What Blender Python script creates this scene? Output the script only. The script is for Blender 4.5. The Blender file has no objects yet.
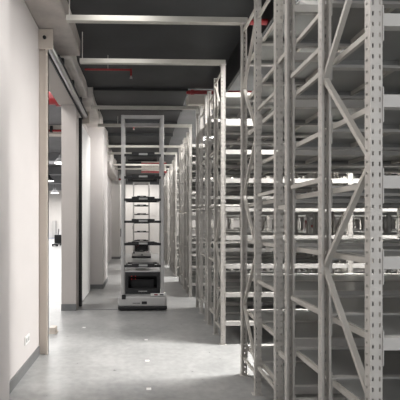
import bpy, bmesh, math, random
from mathutils import Vector, Matrix
random.seed(7)
S = bpy.context.scene
COL = S.collection
EYE = 1.5

# ------------------------------------------------------------------ materials
def new_mat(name):
    m = bpy.data.materials.new(name); m.use_nodes = True
    nt = m.node_tree
    return m, nt, nt.nodes['Principled BSDF'], nt.nodes['Material Output']

def mat(name, col, rough=0.5, metal=0.0, var=0.08, scale=6.0, spec=0.5, bump=0.0, rvar=0.0):
    m, nt, b, out = new_mat(name)
    tc = nt.nodes.new('ShaderNodeTexCoord')
    nz = nt.nodes.new('ShaderNodeTexNoise'); nz.inputs['Scale'].default_value = scale
    nz.inputs['Detail'].default_value = 5
    nt.links.new(tc.outputs['Object'], nz.inputs['Vector'])
    rp = nt.nodes.new('ShaderNodeValToRGB')
    rp.color_ramp.elements[0].position = 0.3; rp.color_ramp.elements[1].position = 0.7
    rp.color_ramp.elements[0].color = tuple(c*(1-var) for c in col) + (1,)
    rp.color_ramp.elements[1].color = tuple(min(1, c*(1+var)) for c in col) + (1,)
    nt.links.new(nz.outputs['Fac'], rp.inputs['Fac'])
    nt.links.new(rp.outputs['Color'], b.inputs['Base Color'])
    b.inputs['Roughness'].default_value = rough
    b.inputs['Metallic'].default_value = metal
    b.inputs['Specular IOR Level'].default_value = spec
    if rvar:
        mr = nt.nodes.new('ShaderNodeMapRange')
        mr.inputs['To Min'].default_value = rough-rvar; mr.inputs['To Max'].default_value = rough+rvar
        nt.links.new(nz.outputs['Fac'], mr.inputs['Value']); nt.links.new(mr.outputs['Result'], b.inputs['Roughness'])
    if bump:
        bp = nt.nodes.new('ShaderNodeBump'); bp.inputs['Strength'].default_value = bump
        nt.links.new(nz.outputs['Fac'], bp.inputs['Height']); nt.links.new(bp.outputs['Normal'], b.inputs['Normal'])
    return m

def emis(name, col, st):
    m, nt, b, out = new_mat(name)
    b.inputs['Base Color'].default_value = (*col, 1)
    b.inputs['Emission Color'].default_value = (*col, 1)
    b.inputs['Emission Strength'].default_value = st
    return m

def math_node(nt, op, a, b=None, c=None):
    n = nt.nodes.new('ShaderNodeMath'); n.operation = op
    for i, v in enumerate((a, b, c)):
        if v is None: continue
        if isinstance(v, (int, float)): n.inputs[i].default_value = v
        else: nt.links.new(v, n.inputs[i])
    return n.outputs[0]

def slotted_mat(name, col):
    """painted steel with a real see-through row of punched slots (object space)"""
    m, nt, b, out = new_mat(name)
    tc = nt.nodes.new('ShaderNodeTexCoord'); sp = nt.nodes.new('ShaderNodeSeparateXYZ')
    nt.links.new(tc.outputs['Object'], sp.inputs[0])
    ge = nt.nodes.new('ShaderNodeNewGeometry')
    nz = nt.nodes.new('ShaderNodeTexNoise'); nz.inputs['Scale'].default_value = 7
    nt.links.new(tc.outputs['Object'], nz.inputs['Vector'])
    rp = nt.nodes.new('ShaderNodeValToRGB')
    rp.color_ramp.elements[0].position = .3; rp.color_ramp.elements[1].position = .7
    rp.color_ramp.elements[0].color = tuple(c*.88 for c in col)+(1,); rp.color_ramp.elements[1].color = tuple(c*1.06 for c in col)+(1,)
    nt.links.new(nz.outputs['Fac'], rp.inputs[0]); nt.links.new(rp.outputs[0], b.inputs['Base Color'])
    b.inputs['Roughness'].default_value = .42; b.inputs['Metallic'].default_value = .25
    X, Y, Z = sp.outputs
    # vertical pitch 50 mm
    fz = math_node(nt, 'ABSOLUTE', math_node(nt, 'SUBTRACT', math_node(nt, 'FRACT', math_node(nt, 'DIVIDE', Z, .047)), .5))
    zs = math_node(nt, 'LESS_THAN', fz, .20)
    ax = math_node(nt, 'ABSOLUTE', X)
    xs = math_node(nt, 'LESS_THAN', math_node(nt, 'ABSOLUTE', math_node(nt, 'SUBTRACT', ax, .0155)), .0036)
    web = math_node(nt, 'LESS_THAN', Y, .003)
    m1 = math_node(nt, 'MULTIPLY', math_node(nt, 'MULTIPLY', zs, xs), web)
    # flange holes: 25 mm pitch small
    fz2 = math_node(nt, 'ABSOLUTE', math_node(nt, 'SUBTRACT', math_node(nt, 'FRACT', math_node(nt, 'DIVIDE', Z, .05)), .5))
    zs2 = math_node(nt, 'LESS_THAN', fz2, .11)
    ys = math_node(nt, 'LESS_THAN', math_node(nt, 'ABSOLUTE', math_node(nt, 'SUBTRACT', Y, .026)), .005)
    fl = math_node(nt, 'GREATER_THAN', ax, .024)
    m2 = math_node(nt, 'MULTIPLY', math_node(nt, 'MULTIPLY', zs2, ys), fl)
    mk = math_node(nt, 'MAXIMUM', m1, m2)
    tr = nt.nodes.new('ShaderNodeBsdfTransparent'); mx = nt.nodes.new('ShaderNodeMixShader')
    nt.links.new(mk, mx.inputs[0]); nt.links.new(b.outputs[0], mx.inputs[1]); nt.links.new(tr.outputs[0], mx.inputs[2])
    nt.links.new(mx.outputs[0], out.inputs['Surface'])
    return m

M = {}
M['slot'] = slotted_mat('slotted rack steel', (.52, .495, .46))
M['steel'] = mat('rack steel', (.54, .52, .49), .42, .25, .08, 9)
M['brace'] = mat('brace steel', (.50, .475, .435), .45, .2, .08, 9)
M['beam'] = mat('beam enamel', (.49, .475, .45), .4, .1, .06, 6)
M['deck'] = mat('galvanised deck', (.27, .272, .262), .3, .3, .10, 3, rvar=.06)
M['wall'] = mat('white painted plaster', (.60, .565, .548), .75, 0, .03, 2, bump=.03)
M['wall_b'] = mat('far plaster', (.58, .555, .53), .75, 0, .04, 1.5)
M['plaster'] = mat('rough plaster', (.66, .62, .59), .9, 0, .12, 5, bump=.25)
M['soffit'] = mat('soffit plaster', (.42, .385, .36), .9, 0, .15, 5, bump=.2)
M['beige'] = mat('beige enamel', (.56, .50, .44), .5, 0, .04, 4)
M['columnpaint'] = mat('taupe paint', (.50, .455, .425), .7, 0, .03, 3)
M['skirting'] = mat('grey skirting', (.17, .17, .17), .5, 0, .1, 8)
M['rubber'] = mat('black rubber', (.012, .012, .012), .6, 0, .2, 8)
M['alu'] = mat('brushed rail metal', (.55, .55, .55), .28, .9, .1, 14)
M['black_ceiling'] = mat('dark insulation boards', (.021, .022, .0235), .6, 0, .35, 1.6, bump=.12)
M['grey_ceiling'] = mat('grey concrete slab', (.21, .21, .218), .85, 0, .12, 1.5)
M['concrete'] = mat('pale concrete', (.58, .54, .49), .85, 0, .1, 3)
M['red'] = mat('red pipe paint', (.25, .012, .015), .4, 0, .1, 8)
M['white_pl'] = mat('white plastic', (.78, .77, .75), .45, 0, .02, 8)
M['tie'] = mat('pale strut', (.43, .415, .375), .45, .15, .06, 6)
M['robot'] = mat('robot grey enamel', (.44, .43, .42), .4, .1, .04, 8)
M['robot_post'] = mat('robot post aluminium', (.43, .42, .41), .4, .35, .05, 9)
M['black'] = mat('black plastic', (.006, .006, .007), .5, 0, .2, 12)
M['darkgrey'] = mat('dark grey metal', (.03, .03, .032), .5, .2, .15, 10)
M['label'] = mat('pale label', (.36, .36, .35), .5, 0, .05, 30)
M['led'] = emis('dim red led', (.8, .05, .04), .25)
M['lamp'] = emis('lamp diffuser', (1, .985, .96), 3)
M['blue'] = mat('blue floor paint', (.12, .25, .55), .4, 0, .05, 5)

def floor_mat():
    m, nt, b, out = new_mat('polished concrete floor')
    tc = nt.nodes.new('ShaderNodeTexCoord')
    n1 = nt.nodes.new('ShaderNodeTexNoise'); n1.inputs['Scale'].default_value = 1.6; n1.inputs['Detail'].default_value = 8; n1.inputs['Roughness'].default_value = .62
    n2 = nt.nodes.new('ShaderNodeTexNoise'); n2.inputs['Scale'].default_value = 14; n2.inputs['Detail'].default_value = 6
    nt.links.new(tc.outputs['Object'], n1.inputs[0]); nt.links.new(tc.outputs['Object'], n2.inputs[0])
    ad = math_node(nt, 'ADD', math_node(nt, 'MULTIPLY', n1.outputs['Fac'], .6), math_node(nt, 'MULTIPLY', n2.outputs['Fac'], .4))
    rp = nt.nodes.new('ShaderNodeValToRGB')
    rp.color_ramp.elements[0].position = .38; rp.color_ramp.elements[0].color = (.255, .256, .252, 1)
    rp.color_ramp.elements[1].position = .62; rp.color_ramp.elements[1].color = (.385, .383, .375, 1)
    nt.links.new(ad, rp.inputs[0]); nt.links.new(rp.outputs[0], b.inputs['Base Color'])
    mr = nt.nodes.new('ShaderNodeMapRange'); mr.inputs['To Min'].default_value = .22; mr.inputs['To Max'].default_value = .42
    nt.links.new(n2.outputs['Fac'], mr.inputs[0]); nt.links.new(mr.outputs[0], b.inputs['Roughness'])
    bp = nt.nodes.new('ShaderNodeBump'); bp.inputs['Strength'].default_value = .02
    nt.links.new(n2.outputs['Fac'], bp.inputs['Height']); nt.links.new(bp.outputs[0], b.inputs['Normal'])
    return m
M['floor'] = floor_mat()

# ------------------------------------------------------------------ mesh helpers
class MB:
    def __init__(s): s.bm = bmesh.new()
    def box(s, x0, x1, y0, y1, z0, z1, bev=0.0):
        r = bmesh.ops.create_cube(s.bm, size=1.0)['verts']
        for v in r:
            v.co = Vector(((x0+x1)/2+v.co.x*(x1-x0), (y0+y1)/2+v.co.y*(y1-y0), (z0+z1)/2+v.co.z*(z1-z0)))
        if bev:
            es = list({e for v in r for e in v.link_edges})
            bmesh.ops.bevel(s.bm, geom=es, offset=bev, segments=2, affect='EDGES', profile=.5)
        return s
    def bar(s, a, b, w, t, up=(0, 0, 1)):
        """rectangular bar from a to b; w across, t along 'up'-ish"""
        a, b = Vector(a), Vector(b); d = (b-a).normalized(); u = Vector(up)
        sx = d.cross(u)
        if sx.length < 1e-4: sx = d.cross(Vector((1, 0, 0)))
        sx.normalize(); uu = sx.cross(d).normalized()
        vs = []
        for p in (a, b):
            for i, j in ((-1, -1), (1, -1), (1, 1), (-1, 1)):
                vs.append(s.bm.verts.new(p+sx*(i*w/2)+uu*(j*t/2)))
        for f in ((0, 1, 2, 3), (7, 6, 5, 4), (0, 4, 5, 1), (1, 5, 6, 2), (2, 6, 7, 3), (3, 7, 4, 0)):
            s.bm.faces.new([vs[k] for k in f])
        return s
    def tube(s, a, b, r, seg=14):
        a, b = Vector(a), Vector(b); d = b-a
        q = Vector((0, 0, 1)).rotation_difference(d.normalized())
        mx = Matrix.Translation((a+b)/2) @ q.to_matrix().to_4x4()
        bmesh.ops.create_cone(s.bm, cap_ends=True, segments=seg, radius1=r, radius2=r, depth=d.length, matrix=mx)
        return s
    def cone(s, a, b, r1, r2, seg=20):
        a, b = Vector(a), Vector(b); d = b-a
        q = Vector((0, 0, 1)).rotation_difference(d.normalized())
        mx = Matrix.Translation((a+b)/2) @ q.to_matrix().to_4x4()
        bmesh.ops.create_cone(s.bm, cap_ends=True, segments=seg, radius1=r1, radius2=r2, depth=d.length, matrix=mx)
        return s
    def prism(s, prof, z0, z1):
        lo = [s.bm.verts.new((x, y, z0)) for x, y in prof]; hi = [s.bm.verts.new((x, y, z1)) for x, y in prof]
        n = len(prof)
        for i in range(n):
            s.bm.faces.new((lo[i], lo[(i+1) % n], hi[(i+1) % n], hi[i]))
        s.bm.faces.new(list(reversed(lo))); s.bm.faces.new(hi)
        return s
    def mesh(s, name, m, smooth=False):
        bmesh.ops.recalc_face_normals(s.bm, faces=s.bm.faces)
        me = bpy.data.meshes.new(name); s.bm.to_mesh(me); s.bm.free(); me.materials.append(m)
        if smooth:
            for p in me.polygons: p.use_smooth = True
        return me
    def build(s, name, m, parent=None, loc=(0, 0, 0), smooth=False):
        return inst(name, s.mesh(name, m, smooth), parent, loc)

def inst(name, me, parent=None, loc=(0, 0, 0), rotz=0.0):
    o = bpy.data.objects.new(name, me); COL.objects.link(o)
    o.location = loc; o.rotation_euler = (0, 0, rotz)
    if parent: o.parent = parent
    return o
def thing(name, label, cat, loc=(0, 0, 0), group=None):
    o = bpy.data.objects.new(name, None); COL.objects.link(o); o.location = loc; o.empty_display_size = .1
    return tag(o, label, cat, group)
def tag(o, label, cat, group=None, kind=None):
    o['label'] = label; o['category'] = cat
    if group: o['group'] = group
    if kind: o['kind'] = kind
    return o
def struct(o, label=None):
    o['kind'] = 'structure'
    if label: o['label'] = label
    return o
def copy_tree(o, parent=None):
    c = o.copy(); COL.objects.link(c)
    if parent: c.parent = parent
    for ch in list(o.children): copy_tree(ch, c)
    return c

# ------------------------------------------------------------------ setting
XL = -1.16            # left wall face
ZC = 3.95             # dark ceiling
struct(MB().box(-14, 17, -1.5, 42, -.12, 0).build('floor', M['floor']), 'grey polished concrete floor')
# near left wall, and the pilaster at the photo's left edge
struct(MB().box(-1.40, XL, 3.2, 4.46, 0, 3.74).build('wall_left', M['wall']), 'white plastered wall at left of the aisle')
struct(MB().box(-1.40, -1.075, -1.5, 3.2, 0, 3.74).build('wall_left_pilaster', M['wall']), 'white wall projection at the left edge')
struct(MB().box(XL, XL+.012, 3.2, 4.44, 0, .105).build('baseboard_left', M['skirting']), 'dark grey skirting along the near left wall')
# wall above the doorway
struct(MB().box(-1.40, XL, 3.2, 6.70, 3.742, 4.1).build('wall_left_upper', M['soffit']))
struct(MB().box(-1.40, -1.10, 4.46, 6.70, 3.56, 3.74).build('trim_1', M['columnpaint']), 'taupe lintel over the doorway')
# far reveal of the doorway (taupe end wall)
struct(MB().box(-1.36, -1.105, 6.70, 6.98, 0, 3.74).build('wall_left_reveal', M['columnpaint']), 'taupe end of wall at the far side of the doorway')
struct(MB().box(-1.362, -1.103, 6.685, 6.699, 0, .115).build('baseboard_reveal', M['skirting']), 'dark grey skirting on the taupe wall end')
# recess wall beyond
struct(MB().box(-1.36, -1.22, 6.98, 19.6, 0, 4.1).build('wall_left_recess', M['wall']), 'white wall set back beyond the doorway')
struct(MB().box(-1.22, -1.208, 7.5, 8.93, 0, .10).build('baseboard_recess', M['skirting']))
# pilaster two
struct(MB().box(-1.22, -.86, 8.95, 10.15, 0, 3.74).build('wall_left_pier', M['wall']), 'white pier standing out from the left wall')
struct(MB().box(-1.22, -.848, 8.937, 10.16, 0, .10).build('baseboard_pier', M['skirting']), 'dark grey skirting round the white pier')
# pilaster three
struct(MB().box(-1.22, -.86, 16.5, 17.6, 0, 3.74).build('wall_left_far_pier', M['wall_b']), 'far white pier near the end wall')
struct(MB().box(-1.22, -.848, 16.487, 17.61, 0, .10).build('baseboard_far_pier', M['skirting']))

def lumpy(name, x0, x1, y0, y1, z0, z1, m, amp=.03, bev=.05, cuts=10, seed=1):
    b = MB(); b.box(x0, x1, y0, y1, z0, z1)
    bmesh.ops.subdivide_edges(b.bm, edges=b.bm.edges[:], cuts=cuts, use_grid_fill=True)
    from mathutils import noise
    for v in b.bm.verts:
        n = noise.noise_vector(v.co*2.6+Vector((seed*3.1, 0, 0)))
        k = 1.0 if v.co.z < z1-.02 else 0.0
        v.co.x += n.x*amp*k*(1 if v.co.x > x0+.02 else 0); v.co.z += n.z*amp*k*.7
    return b.build(name, m, smooth=True)
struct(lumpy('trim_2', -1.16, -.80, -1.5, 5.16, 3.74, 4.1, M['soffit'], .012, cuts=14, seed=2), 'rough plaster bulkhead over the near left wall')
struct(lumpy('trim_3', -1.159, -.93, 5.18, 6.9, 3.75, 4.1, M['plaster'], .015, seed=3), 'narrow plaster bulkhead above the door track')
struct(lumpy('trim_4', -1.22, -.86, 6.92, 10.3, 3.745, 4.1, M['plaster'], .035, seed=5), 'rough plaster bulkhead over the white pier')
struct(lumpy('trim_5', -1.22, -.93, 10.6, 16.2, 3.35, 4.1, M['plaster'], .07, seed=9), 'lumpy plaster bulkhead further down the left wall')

# dark ceiling over the aisle: boards in strips with a step at 6.95
b = MB(); b.box(-1.6, 1.32, -1.5, 6.95, ZC, ZC+.1)
struct(b.build('ceiling', M['black_ceiling']), 'dark grey insulated ceiling over the aisle')
b = MB(); b.box(-1.6, .87, 6.95, 19.6, ZC-.045, ZC+.1)
for y in (7.9, 9.0, 10.2, 11.6, 13.2, 15.0):
    b.box(-1.2, .87, y, y+.09, ZC-.12, ZC-.045)
struct(b.build('ceiling_far', M['black_ceiling']), 'dark ribbed ceiling further down the aisle')
struct(MB().box(.87, 17, -1.5, 20, 4.35, 4.5).build('ceiling_right', M['grey_ceiling']), 'grey slab over the racks')
# far end wall with joints
b = MB(); b.box(-1.6, 17, 19.6, 19.8, 0, 4.5)
b.box(-1.2, 17, 19.59, 19.6, 1.9, 1.93); b.box(.62, .78, 19.59, 19.6, 0, 3.6)
struct(b.build('wall_back', M['wall_b']), 'white far end wall')
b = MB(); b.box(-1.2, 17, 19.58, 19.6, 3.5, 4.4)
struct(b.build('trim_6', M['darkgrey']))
struct(MB().box(17, 17.2, -1.5, 19.8, 0, 4.5).build('wall_right', M['wall_b']))
# dark strip standing in for a shadow line on the floor by the doorway
struct(MB().box(-1.10, -.02, 6.74, 6.78, 0, .004).build('trim_7', M['skirting']), 'dark strip painted in as a shadow line across the aisle floor')

# concrete beam over the racks
struct(MB().box(.88, 9, 7.02, 7.35, 3.70, 3.86).build('trim_8', M['concrete']), 'pale concrete beam crossing above the racks')

# ------------------------------------------------------------------ left room beyond doorway
struct(MB().box(-14, -1.6, 4.5, 41.2, 5.0, 5.2).build('ceiling_left_room', M['grey_ceiling']))
struct(MB().box(-14, -1.6, 41, 41.2, 0, 5.0).build('wall_left_room_back', M['wall_b']))
struct(MB().box(-14.2, -14, 4.5, 41.2, 0, 5.2).build('wall_left_room_side', M['wall_b']))
struct(MB().box(-14, -1.6, 13.7, 14.1, 4.68, 5.0).build('trim_9', M['concrete']))
for i, y in enumerate((19, 23, 28, 34)):
    struct(MB().box(-14, -1.6, y, y+.4, 4.45, 5.0).build('trim_%d' % (10+i), M['grey_ceiling']))
struct(MB().box(-14, -1.6, 40.2, 40.9, .0, .006).build('trim_14', M['blue']), 'blue stripe on the floor of the left room')

t = thing('fire_main_pipe', 'thick red fire main seen high through the doorway at left', 'pipe', (-2.0, 9.0, 4.42))
MB().tube((-4, 0, 0), (.42, 0, 0), .15, 20).build('pipe_run', M['red'], t, smooth=False)
for x in (-.55, .1):
    MB().tube((x-.05, 0, 0), (x+.05, 0, 0), .185, 20).build('coupling', M['red'], t)
for x in (-.2, .3):
    MB().bar((x, 0, .15), (x, 0, .58), .02, .02).build('hanger', M['steel'], t)
t = thing('sprinkler_pipe', 'thin red pipe on the concrete beam inside the left room', 'pipe', (-3.0, 13.6, 4.78))
MB().tube((-3, 0, 0), (1.2, 0, 0), .04).build('pipe_run', M['red'], t)
MB().box(-.16, -.06, -.05, .05, -.06, .16, .01).build('valve', M['black'], t)

lampspots = [(-3.35, 16.5, 4.1, 'nearest dark bay lamp hanging in the left room'), (-5.2, 22, 3.95, 'middle bay lamp hanging deep in the left room'),
             (-6.6, 30, 3.9, 'farthest bay lamp hanging in the left room')]
lp0 = None
for x, y, z, lab in lampspots:
    if lp0 is None:
        lp0 = thing('bay_lamp', lab, 'lamp', (x, y, z), 'bay lamps in the left room')
        MB().cone((0, 0, 0), (0, 0, .2), .34, .16).build('shade', M['darkgrey'], lp0)
        MB().cone((0, 0, .2), (0, 0, .34), .12, .09).build('gear_box', M['black'], lp0)
        MB().cone((0, 0, -.02), (0, 0, -.001), .30, .30).build('diffuser', M['lamp'], lp0)
        MB().tube((0, 0, .34), (0, 0, 1.0), .012).build('suspension_rod', M['darkgrey'], lp0)
    else:
        c = copy_tree(lp0); c.location = (x, y, z); c['label'] = lab
t = thing('equipment_locker', 'grey upright locker against the far wall of the left room', 'locker', (-9.0, 40.7, 0))
MB().box(-.17, .17, -.2, .25, 0, 1.85, .01).build('body', M['robot'], t)
MB().box(-.155, .155, -.215, -.201, .06, 1.80).build('door', M['robot_post'], t)
t = thing('pallet_truck', 'small dark hand truck on the bright floor of the left room', 'truck', (-5.72, 26.5, 0))
MB().box(-.2, .2, -.5, .5, .08, .16, .01).build('fork', M['black'], t)
MB().box(-.25, .25, .5, .7, .05, .75, .03).build('power_unit', M['black'], t)
MB().bar((0, .62, .75), (0, .8, 1.15), .05, .05).build('tiller', M['darkgrey'], t)
for s in (-.15, .15):
    MB().tube((s-.04, -.4, .06), (s+.04, -.4, .06), .06).build('wheel', M['rubber'], t)
    MB().tube((s-.04, .6, .06), (s+.04, .6, .06), .06).build('wheel', M['rubber'], t)

# ------------------------------------------------------------------ sliding door
b = MB(); b.box(-1.175, -1.06, 4.465, 4.50, 0, 3.56)
b.box(-1.085, -1.06, 4.44, 4.50, 0, 3.56)
struct(b.build('door_1_jamb', M['beige']), 'beige steel jamb at the near side of the doorway')
t = thing('door_track', 'silver sliding door track running above the doorway at left', 'track', (-1.05, 4.45, 3.56))
pr = []
for k in range(13):
    a = math.radians(200 + k*(-220)/12*1.0)
    pr.append((.05*math.cos(a), .05*math.sin(a)))
MB().tube((0, .02, .0), (0, 2.95, .0), .045, 16).build('rail', M['alu'], t)
MB().box(-.05, -.035, 0, 2.95, -.06, .10).build('back_plate', M['darkgrey'], t)
MB().box(.042, .062, .3, 2.9, .0, .018).build('lip', M['darkgrey'], t)
pl = MB().box(-.13, .055, -.02, -.005, -.06, .17, .004).build('end_bracket', M['beige'], t)
MB().tube((-.04, -.036, .07), (-.04, -.02, .07), .02).build('bolt', M['darkgrey'], pl)
pl = MB().box(-.06, .08, 2.955, 3.03, -.13, .10, .006).build('end_bracket', M['beige'], t)
MB().tube((.02, 2.94, .03), (.02, 2.955, .03), .02).build('bolt', M['darkgrey'], pl)
for y in (.8, 1.6, 2.4):
    MB().box(-.1, .02, y-.03, y+.03, .045, .18).build('hanger', M['darkgrey'], t)
t = struct(bpy.data.objects.new('door_1', None), 'pale sliding door leaf parked behind its black edge seal'); COL.objects.link(t); t.location = (-1.10, 7.0, 0)
MB().box(-.07, 0, .06, 1.55, .02, 3.40, .004).build('door_leaf', M['white_pl'], t)
MB().box(-.075, .045, -.005, .055, .01, 3.42).build('edge_seal', M['rubber'], t)
for z in (2.33, 1.25):
    h = MB().box(.002, .03, .12, .18, z-.10, z+.10, .008).build('door_handle', M['alu'], t)
t = thing('door_guide', 'small black floor guide at the foot of the sliding door', 'guide', (-1.17, 8.0+.7, 0))
MB().box(-.035, .04, -.05, .05, 0, .10, .006).build('bracket', M['black'], t)
MB().tube((0, -.02, .1), (0, -.02, .13), .02).build('roller', M['alu'], t)
t = thing('door_stop', 'small beige block on the floor inside the doorway', 'block', (-1.19, 5.35, 0))
MB().box(-.05, .035, -.06, .06, 0, .085, .006).build('block', M['beige'], t)
MB().box(-.065, .05, -.075, .075, 0, .012).build('base_plate', M['beige'], t)
t = thing('wall_socket', 'white double socket plate low on the near left wall', 'socket', (XL, 3.97, .32))
MB().box(0, .012, -.075, .075, -.043, .043, .004).build('plate', M['white_pl'], t)
for y in (-.035, .035):
    MB().box(.0122, .0135, y-.02, y+.02, -.02, .02).build('outlet', M['label'], t)
t = thing('fire_alarm', 'small white alarm box with red centre high on the far pier', 'alarm', (-.855, 16.42, 3.4))
MB().box(-.06, .06, 0, .065, -.2, .2, .01).build('housing', M['white_pl'], t)
MB().tube((0, -.03, .0), (0, 0, .0), .05, 16).build('red_lens', M['red'], t)

# ------------------------------------------------------------------ red pipes over the aisle
def sprinkler(y, z, x0, x1, lab, r=.015, drop=.09):
    t = thing('sprinkler_pipe', lab, 'pipe', (0, y, z))
    MB().tube((x0, 0, 0), (x1, 0, 0), r).build('pipe_run', M['red'], t)
    MB().tube((x1, 0, r), (x1, 0, -drop), r*.9).build('drop_pipe', M['red'], t)
    MB().cone((x1, 0, -drop-.03), (x1, 0, -drop), r*1.4, r*.8).build('sprinkler_head', M['alu'], t)
    n = (x0+x1)/2
    MB().bar((n, 0, r), (n, 0, ZC-z-.001), .008, .008).build('hanger', M['steel'], t)
sprinkler(5.6, 3.74, -.80, -.13, 'thin red sprinkler pipe with drop, nearest over the aisle ceiling')
sprinkler(8.6, 3.72, -.85, -.14, 'thin red sprinkler pipe behind the top of the near robot mast')
t = thing('fire_pipe', 'red pipe along the pale concrete beam above the racks', 'pipe', (0, 6.985, 3.90))
MB().tube((.84, 0, 0), (6, 0, 0), .035).build('pipe_run', M['red'], t)
for x in (.95, 2.2, 3.4):
    MB().tube((x-.03, 0, 0), (x+.03, 0, 0), .046).build('coupling', M['red'], t)
t = thing('fire_pipe', 'short red pipe high behind the top of the nearest racks', 'pipe', (0, 3.97, 3.60))
MB().tube((1.07, 0, 0), (1.40, 0, 0), .03).build('pipe_run', M['red'], t)
MB().tube((1.06, 0, 0), (1.10, 0, 0), .036).build('end_cap', M['red'], t)
for x in (1.38,):
    MB().bar((x, 0, .03), (x, 0, 4.349-3.60), .012, .012).build('hanger', M['steel'], t)

# far hanging board with red bands
t = thing('hanging_board', 'beige board with red bands at top and bottom hanging over the far aisle', 'board', (.52, 14.5, 3.42))
MB().box(-.47, -.005, -.03, .03, 0, .43, .006).build('panel', M['concrete'], t)
MB().box(.005, .47, -.03, .03, 0, .43, .006).build('panel', M['concrete'], t)
for z in (.035, .355):
    MB().box(-.48, .48, -.045, -.031, z-.03, z+.03).build('red_band', M['red'], t)
for x in (-.35, -.2):
    MB().bar((x, 0, .43), (x, 0, .47), .02, .02).build('hanger', M['steel'], t)

# ------------------------------------------------------------------ racks
XR = 1.005; BAY = 1.60; UW = .054; UD = .042; UH = 3.47; LEV = [1.507+(k+.5)*.355 for k in range(-4, 5)]
PITCH = 3.09; START = 1.655; OFF = (0, .45, .955); LEN = 2.15
w = UW/2; tk = .0028; lip = .013
prof = [(-w, 0), (w, 0), (w, UD), (w-lip, UD), (w-lip, UD-tk), (w-tk, UD-tk), (w-tk, tk), (-w+tk, tk), (-w+tk, UD-tk), (-w+lip, UD-tk), (-w+lip, UD), (-w, UD)]
upright_me = MB().prism(prof, .006, UH).mesh('upright', M['slot'])
foot_me = MB().box(-.045, .045, 0, UD+.02, 0, .006).mesh('foot_plate', M['steel'])
cap_b = MB(); cap_b.box(-w-.001, w+.001, -.001, UD+.001, UH, UH+.006); cap_me = cap_b.mesh('end_cap', M['steel'])
def beam_mesh(face):
    b = MB(); x0, x1 = w+.001, BAY-w-.001
    b.box(x0, x1, .002, .036, -.0275, .0275)                 # box beam
    b.box(x0, x1, .036, .044, -.0275, .010)                  # stepped ledge
    for s, x in ((1, x0), (-1, x1)):
        b.box(min(x, x+s*.004), max(x, x+s*.004), -.003, .044, -.095, .06)   # hooked end plates
    return b.mesh('beam', M['beam'])
beam_me = beam_mesh(1)
def deck_mesh(bars):
    b = MB(); x0, x1 = .055, BAY-.055; y0, y1 = .046, .95
    for ya, yb in ((y0, .452), (.50, y1)):
        b.box(x0, x1, ya, yb, .012, .019); b.box(x0, x1, ya, ya+.006, -.012, .012); b.box(x0, x1, yb-.006, yb, -.012, .012)
    if bars:
        for x in (.045, .42, .80, 1.18, BAY-.045): b.box(x-.011, x+.011, y0, y1, -.016, .0115)
    return b.mesh('shelf_panel', M['deck'])
deck_plain = deck_mesh(False); deck_bars = deck_mesh(True)
bar_b = MB(); bar_b.box(-.011, .011, .046, .95, -.016, .0115); bar_me = bar_b.mesh('support_bar', M['brace'])
# zigzag half: between offsets 0 and .455
DZ = .525; NODES = [(1, .21), (0, .70), (1, 1.26), (0, 1.785), (1, 2.31), (0, 2.835), (1, 3.36)]
ya, yb = .034, .455+UD-.034+(-UD+.012)
def py(side): return .030 if side == 0 else .466
diag_me = []
for i in range(len(NODES)-1):
    (s0, z0), (s1, z1) = NODES[i], NODES[i+1]
    diag_me.append(MB().bar((0, py(s0), z0), (0, py(s1), z1), .020, .026, up=(1, 0, 0)).mesh('diagonal_brace', M['brace']))
hz_zig = [MB().bar((0, .028, z), (0, .47, z), .02, .026).mesh('horizontal_brace', M['brace']) for z in (.17, 3.42)]
hz_in = [MB().bar((0, .50, z), (0, .93, z), .02, .026).mesh('horizontal_brace', M['brace']) for z in (.25, 1.0, 1.75, 2.5, 3.3)]
spacer_me = [MB().bar((0, .9975, z), (0, 1.1735, z), .022, .03).mesh('row_spacer', M['brace']) for z in (.55, 1.62, 2.7)]

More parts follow.
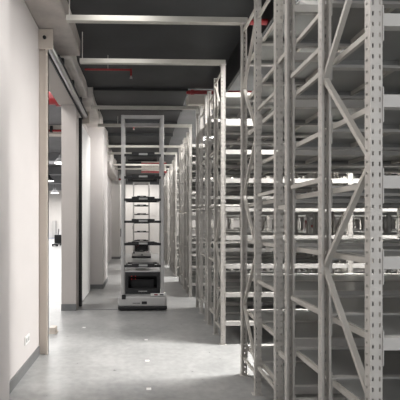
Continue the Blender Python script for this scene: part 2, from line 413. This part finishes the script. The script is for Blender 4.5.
def rack(yorig, flip, nb, label, full, group):
    """flip: row whose aisle face looks away from the camera (rotated half a turn about its row axis by mirroring offsets)"""
    L = nb*BAY
    t = thing('storage_rack', label, 'rack', (XR+w, yorig, 0), group)
    sg = -1 if flip else 1
    rot = math.pi if flip else 0.0
    def P(name, me, x, z=0, mirror_x=0.0, y=0.0):
        # rotated objects swap x ends: give their own length back
        if flip: return inst(name, me, t, (x+mirror_x, -y, z), math.pi)
        return inst(name, me, t, (x, y, z), 0)
    far = []
    count = 0
    for f in range(nb+1):
        x = f*BAY
        P('upright', upright_me, x)
        # mid and rear uprights open the other way: web away from the aisle
        for off in OFF[1:]:
            inst('upright', upright_me, t, (x, sg*(off+UD if True else off), 0), math.pi if not flip else 0.0)
        P('foot_plate', foot_me, x)
        for off in OFF[1:]:
            inst('foot_plate', foot_me, t, (x, sg*(off+UD), 0), math.pi if not flip else 0.0)
        P('end_cap', cap_me, x)
        for off in OFF[1:]:
            inst('end_cap', cap_me, t, (x, sg*(off+UD), 0), math.pi if not flip else 0.0)
        for me in diag_me: P('diagonal_brace', me, x)
        for me in hz_zig+hz_in: P('horizontal_brace', me, x)
        if not flip:
            for me in spacer_me: P('row_spacer', me, x)
    rest = MB(); nrest = 0
    for i in range(nb):
        for z in LEV:
            for li, off in enumerate(OFF):
                if count < 100:
                    if li == 0: P('beam', beam_me, i*BAY, z, BAY)
                    elif flip: inst('beam', beam_me, t, (i*BAY, -(off+UD), z), 0)
                    else: inst('beam', beam_me, t, (i*BAY+BAY, off+UD, z), math.pi)
                    count += 1
                else:
                    nrest += 1
                    y0 = off+.002 if li == 0 else off+UD-.036
                    y1 = y0+.034
                    rest.box(i*BAY+w+.001, (i+1)*BAY-w-.001, min(sg*y0, sg*y1), max(sg*y0, sg*y1), z-.0275, z+.0275)
    if nrest:
        o = rest.build('beam_rows', M['beam'], t); o['kind'] = 'stuff'
    else: rest.bm.free()
    for i in range(nb):
        for z in LEV:
            d = P('shelf_panel', deck_plain if full else deck_bars, i*BAY, z, BAY)
            if full:
                for x in (.045, .42, .80, 1.18, BAY-.045)[:5 if i < 2 else 0]:
                    c = inst('support_bar', bar_me, d, (x, 0, 0), 0)
    return t

NB = [2, 3, 4, 5, 6, 7]
names = [
 ('grey slotted steel rack nearest the camera, its end upright at the right edge', 'grey slotted steel rack backing onto the nearest one, facing the first cross aisle'),
 ('slotted steel rack on the far side of the first lit cross aisle', 'slotted steel rack backing onto the one across the first lit cross aisle'),
 ('slotted rack with bright end post level with the near robot, across the second cross aisle', 'slotted rack directly behind the bright end post beside the near robot'),
 ('slotted rack fronting the third cross aisle beyond the near robot', 'slotted rack backing onto the one at the third cross aisle'),
 ('slotted rack fronting the fourth cross aisle, just before the far robot', 'slotted rack ending level with the far robot mast'),
]
for k in range(5):
    y0 = START+k*PITCH
    rack(y0, False, NB[k], names[k][0], k < 2, 'steel storage racks along the right of the aisle')
    rack(y0+LEN+UD*.5, True, NB[k], names[k][1], k < 2, 'steel storage racks along the right of the aisle')

# tie bars from the left bulkhead to the rack tops
ords = ['first and nearest', 'second', 'third', 'fourth', 'fifth', 'sixth', 'seventh', 'eighth']
ty = []
for k in range(4):
    ty += [START+k*PITCH+LEN-.02, START+(k+1)*PITCH+.02]
xl = [-.80, -.93, -.93+.0, -.86, -.86, -.93, -.93, -.93]
for i, y in enumerate(ty):
    x0 = [-.70, -.72, -.85, -.84, -.84, -.9, -.9, -.9][i]
    t = thing('tie_bar', '%s pale tie bar from the camera, overhead from wall to rack top' % ords[i], 'bar', (0, y, UH+.036+(.07 if i == 2 else 0)), 'tie bars under the dark ceiling')
    MB().box(x0-.02, XR+UW, -.028, .028, -.028, .028, .004).build('strut', M['tie'], t)
    MB().bar((x0+.01, 0, .028), (x0+.01, 0, ZC-.05-UH-.036 if y > 6.9 else .36), .01, .01).build('hanger', M['steel'], t)
    MB().box(XR-.005, XR+UW+.005, -.035, .035, -.036-(.07 if i == 2 else 0), -.028).build('mounting_plate', M['steel'], t)

# black sheet edge folded over the ceiling end near the rack tops
b = MB(); b.box(1.32, 1.36, 2.0, 6.9, 3.55, 4.34)
struct(b.build('trim_15', M['black']), 'black hanging edge of the dark ceiling above the racks')

# ------------------------------------------------------------------ cross-aisle lights
for k in range(0, 6):
    yc = START + (k-1)*PITCH + LEN + (PITCH-LEN)/2
    if k == 0: yc = .95  # nearest one has no fixture: unseen light added to brighten the left wall
    x0 = 1.7
    if k >= 1:
        lab = 'white strip light over the %s cross aisle from the camera, between racks' % ords[k-1].split()[0]
        t = thing('strip_light', lab, 'light', (x0, yc, 3.84), 'strip lights over the cross aisles')
        MB().box(0, 4.5, -.2, .2, 0, .06, .008).build('housing', M['white_pl'], t)
        MB().box(.03, 4.47, -.18, .18, -.014, -.0005).build('diffuser', M['lamp'], t)
        for x in (.6, 3.8):
            MB().bar((x, 0, .06), (x, 0, .508), .01, .01).build('suspension_rod', M['steel'], t)
    ld = bpy.data.lights.new('strip_lamp', 'AREA'); ld.shape = 'RECTANGLE'; ld.size = 4.4; ld.size_y = .3
    ld.energy = [110, 500, 400, 330, 280, 110][k]; ld.color = (1, .985, .965)
    lo = bpy.data.objects.new('strip_lamp', ld); COL.objects.link(lo)
    lo.location = (x0+2.25+(1.2 if k == 0 else 0), yc, 3.82)

def area(name, loc, sx, sy, en, rot=(0, 0, 0), col=(1, .98, .96)):
    ld = bpy.data.lights.new(name, 'AREA'); ld.shape = 'RECTANGLE'; ld.size = sx; ld.size_y = sy; ld.energy = en; ld.color = col
    o = bpy.data.objects.new(name, ld); COL.objects.link(o); o.location = loc; o.rotation_euler = rot
    return o
area('left_room_lamp', (-5, 14, 4.6), 6, 12, 520)
area('left_room_lamp_far', (-8, 32, 4.4), 8, 12, 1500)
area('far_aisle_fill', (.0, 18.2, 3.7), 1.6, 1.2, 50)  # unseen fill light added to brighten the far wall and floor
area('aisle_fill', (-.2, 2.2, 3.7), .6, 4.5, 32)  # unseen fill added over the aisle to lift floor shade and rack sides
area('aisle_fill', (-.1, 8.12, 3.45), .7, .3, 18, (math.radians(45), 0, 0))  # tilted fill without a fixture, added to brighten the pier front
area('aisle_fill', (-.1, 11.9, 3.45), .8, .5, 16, (math.radians(40), 0, 0))  # another added fill without a fixture, for the far part of the aisle
area('doorway_lamp', (-2.6, 6.4, 4.6), 1.2, 2.5, 110)

# ------------------------------------------------------------------ tote robots
def make_robot():
    t = thing('tote_robot', 'tall grey warehouse robot with empty black trays standing nearest in the aisle', 'robot', (.045, 6.64, 0), 'tote robots in the aisle')
    b = MB(); b.box(-.42, .42, .0, 1.15, .075, .25, .03)
    b.box(-.35, .35, .06, 1.1, .24, .285, .012)
    b.build('base', M['robot'], t)
    MB().box(-.425, .425, -.008, 1.158, .018, .085, .02).build('skirt', M['black'], t)
    for x in (-.3, .3):
        for y in (.2, .95): MB().tube((x-.03, y, .06), (x+.03, y, .06), .06).build('wheel', M['rubber'], t)
    sl = MB().box(-.015, .075, -.006, .001, .118, .165, .003).build('scanner_window', M['black'], t)
    for i in range(6):
        MB().box(-.17+i*.022, -.155+i*.022, -.003, .001, .128, .142).build('marking', M['darkgrey'], t)
    MB().box(-.36, -.29, -.006, .02, .2, .28, .008).build('sensor', M['black'], t)
    pn = MB().box(.14, .41, .01, .10, .255, .30, .006).build('operating_panel', M['white_pl'], t)
    MB().box(.20, .26, .004, .0095, .268, .288).build('button', M['red'], pn)
    MB().box(.30, .36, .004, .0095, .268, .288).build('button', M['darkgrey'], pn)
    for sx in (-1, 1):
        for y in (.06, .60):
            MB().box(sx*.345-.026, sx*.345+.026, y-.03, y+.03, .286, 3.39, .006).build('post', M['robot_post'], t)
        MB().box(sx*.345-.028, sx*.345+.028, .091, .569, 3.334, 3.388, .004).build('side_rail', M['robot_post'], t)
    for y in (.06, .60):
        MB().box(-.318, .318, y-.028, y+.028, 3.332, 3.388, .004).build('top_bar', M['robot_post'], t)
    # side sensors on posts
    MB().box(-.385, -.371, .03, .07, 1.28, 1.42, .004).build('post_sensor', M['black'], t)
    for z in (.77, 1.15, 1.54, 1.925, 2.31, 2.695):
        b = MB()
        b.box(-.318, .318, .04, .075, z-.022, z+.02)
        b.box(-.30, -.27, .075, .585, z-.02, z+.005); b.box(.27, .30, .075, .585, z-.02, z+.005)
        b.box(-.269, .269, .56, .60, z-.02, z+.012)
        b.box(-.18, .20, .028, .58, z+.004, z+.016)
        b.box(-.19, .21, .022, .05, z-.012, z+.048, .006)
        tr = b.build('tray', M['black'], t)
        MB().box(-.065, .085, .018, .0215, z-.002, z+.03).build('tray_label', M['label'], tr)
    # tote handler at the bottom: open fronted black box
    b = MB()
    b.box(-.303, .303, .03, .045, .29, .385); b.box(-.303, -.25, .03, .045, .385, .60); b.box(.25, .303, .03, .045, .385, .60)
    b.box(-.303, .303, .03, .045, .60, .665); b.box(-.303, -.29, .046, .56, .29, .665); b.box(.29, .303, .046, .56, .29, .665)
    b.box(-.289, .289, .545, .56, .29, .665); b.box(-.289, .289, .046, .544, .29, .33); b.box(-.289, .289, .046, .544, .64, .665)
    h = b.build('tote_handler', M['black'], t)
    b = MB(); b.box(-.25, .25, .05, .5, .335, .352); b.box(-.2, .2, .3, .33, .352, .5)
    b.build('fork', M['darkgrey'], h)
    for z in (.47, .53):
        for x in (-.2, -.13): MB().box(x-.008, x+.008, .535, .5445, z-.008, z+.008).build('indicator', M['led'], h)
    for i in range(7):
        MB().box(-.07+i*.022, -.055+i*.022, .027, .0298, .325, .345).build('marking', M['label'], h)
    MB().box(-.305, -.27, .024, .0298, .33, .37).build('marking', M['darkgrey'], h)
    MB().box(-.305, .305, .028, .56, .667, .69, .004).build('top_plate', M['robot'], t)
    return t
r1 = make_robot()
r2 = copy_tree(r1); r2.location = (.06, 16.9, 0); r2['label'] = 'far warehouse robot seen small through the mast of the near robot'

# ------------------------------------------------------------------ small pale floor markers
mk = MB().box(-.022, .022, -.022, .022, .0005, .003).mesh('floor_marker', M['white_pl'])
for x, y, lab in ((.08, 4.98, 'small pale floor marker farthest along the line before the near robot'), (.08, 4.22, 'middle small pale floor marker of the line before the near robot'),
                  (.08, 3.5, 'small pale floor marker nearest the camera on the lit floor'), (-.81, 5.6, 'small pale floor marker near the doorway at left')):
    tag(inst('floor_marker', mk, None, (x, y, 0)), lab, 'marker', 'pale markers stuck on the aisle floor')

# ------------------------------------------------------------------ fire cabinet far behind racks
t = thing('fire_cabinet', 'red fire cabinet on the far wall glimpsed between rack shelves', 'cabinet', (8.8, 19.43, 1.15))
MB().box(-.3, .3, 0, .149, 0, .8, .01).build('body', M['red'], t)
MB().box(-.15, .15, -.008, -.001, .3, .72).build('door_pane', M['label'], t)

# ------------------------------------------------------------------ world, camera
W = bpy.data.worlds.new('world'); S.world = W; W.use_nodes = True
bg = W.node_tree.nodes['Background']; bg.inputs[0].default_value = (.95, .97, 1, 1); bg.inputs[1].default_value = .7

F = 385.0; YAW = math.radians(1.5)
cd = bpy.data.cameras.new('camera'); cam = bpy.data.objects.new('camera', cd); COL.objects.link(cam)
cd.sensor_fit = 'HORIZONTAL'; cd.sensor_width = 36; cd.lens = F/400*36
cd.shift_x = (200-(140+F*math.tan(YAW)))/400; cd.shift_y = 24/400
cd.clip_start = .05; cd.clip_end = 200
cam.location = (0, 0, EYE); cam.rotation_euler = (math.pi/2, 0, -YAW)
S.camera = cam
S.view_settings.view_transform = 'Standard'; S.view_settings.look = 'None'
S.view_settings.exposure = 0.55
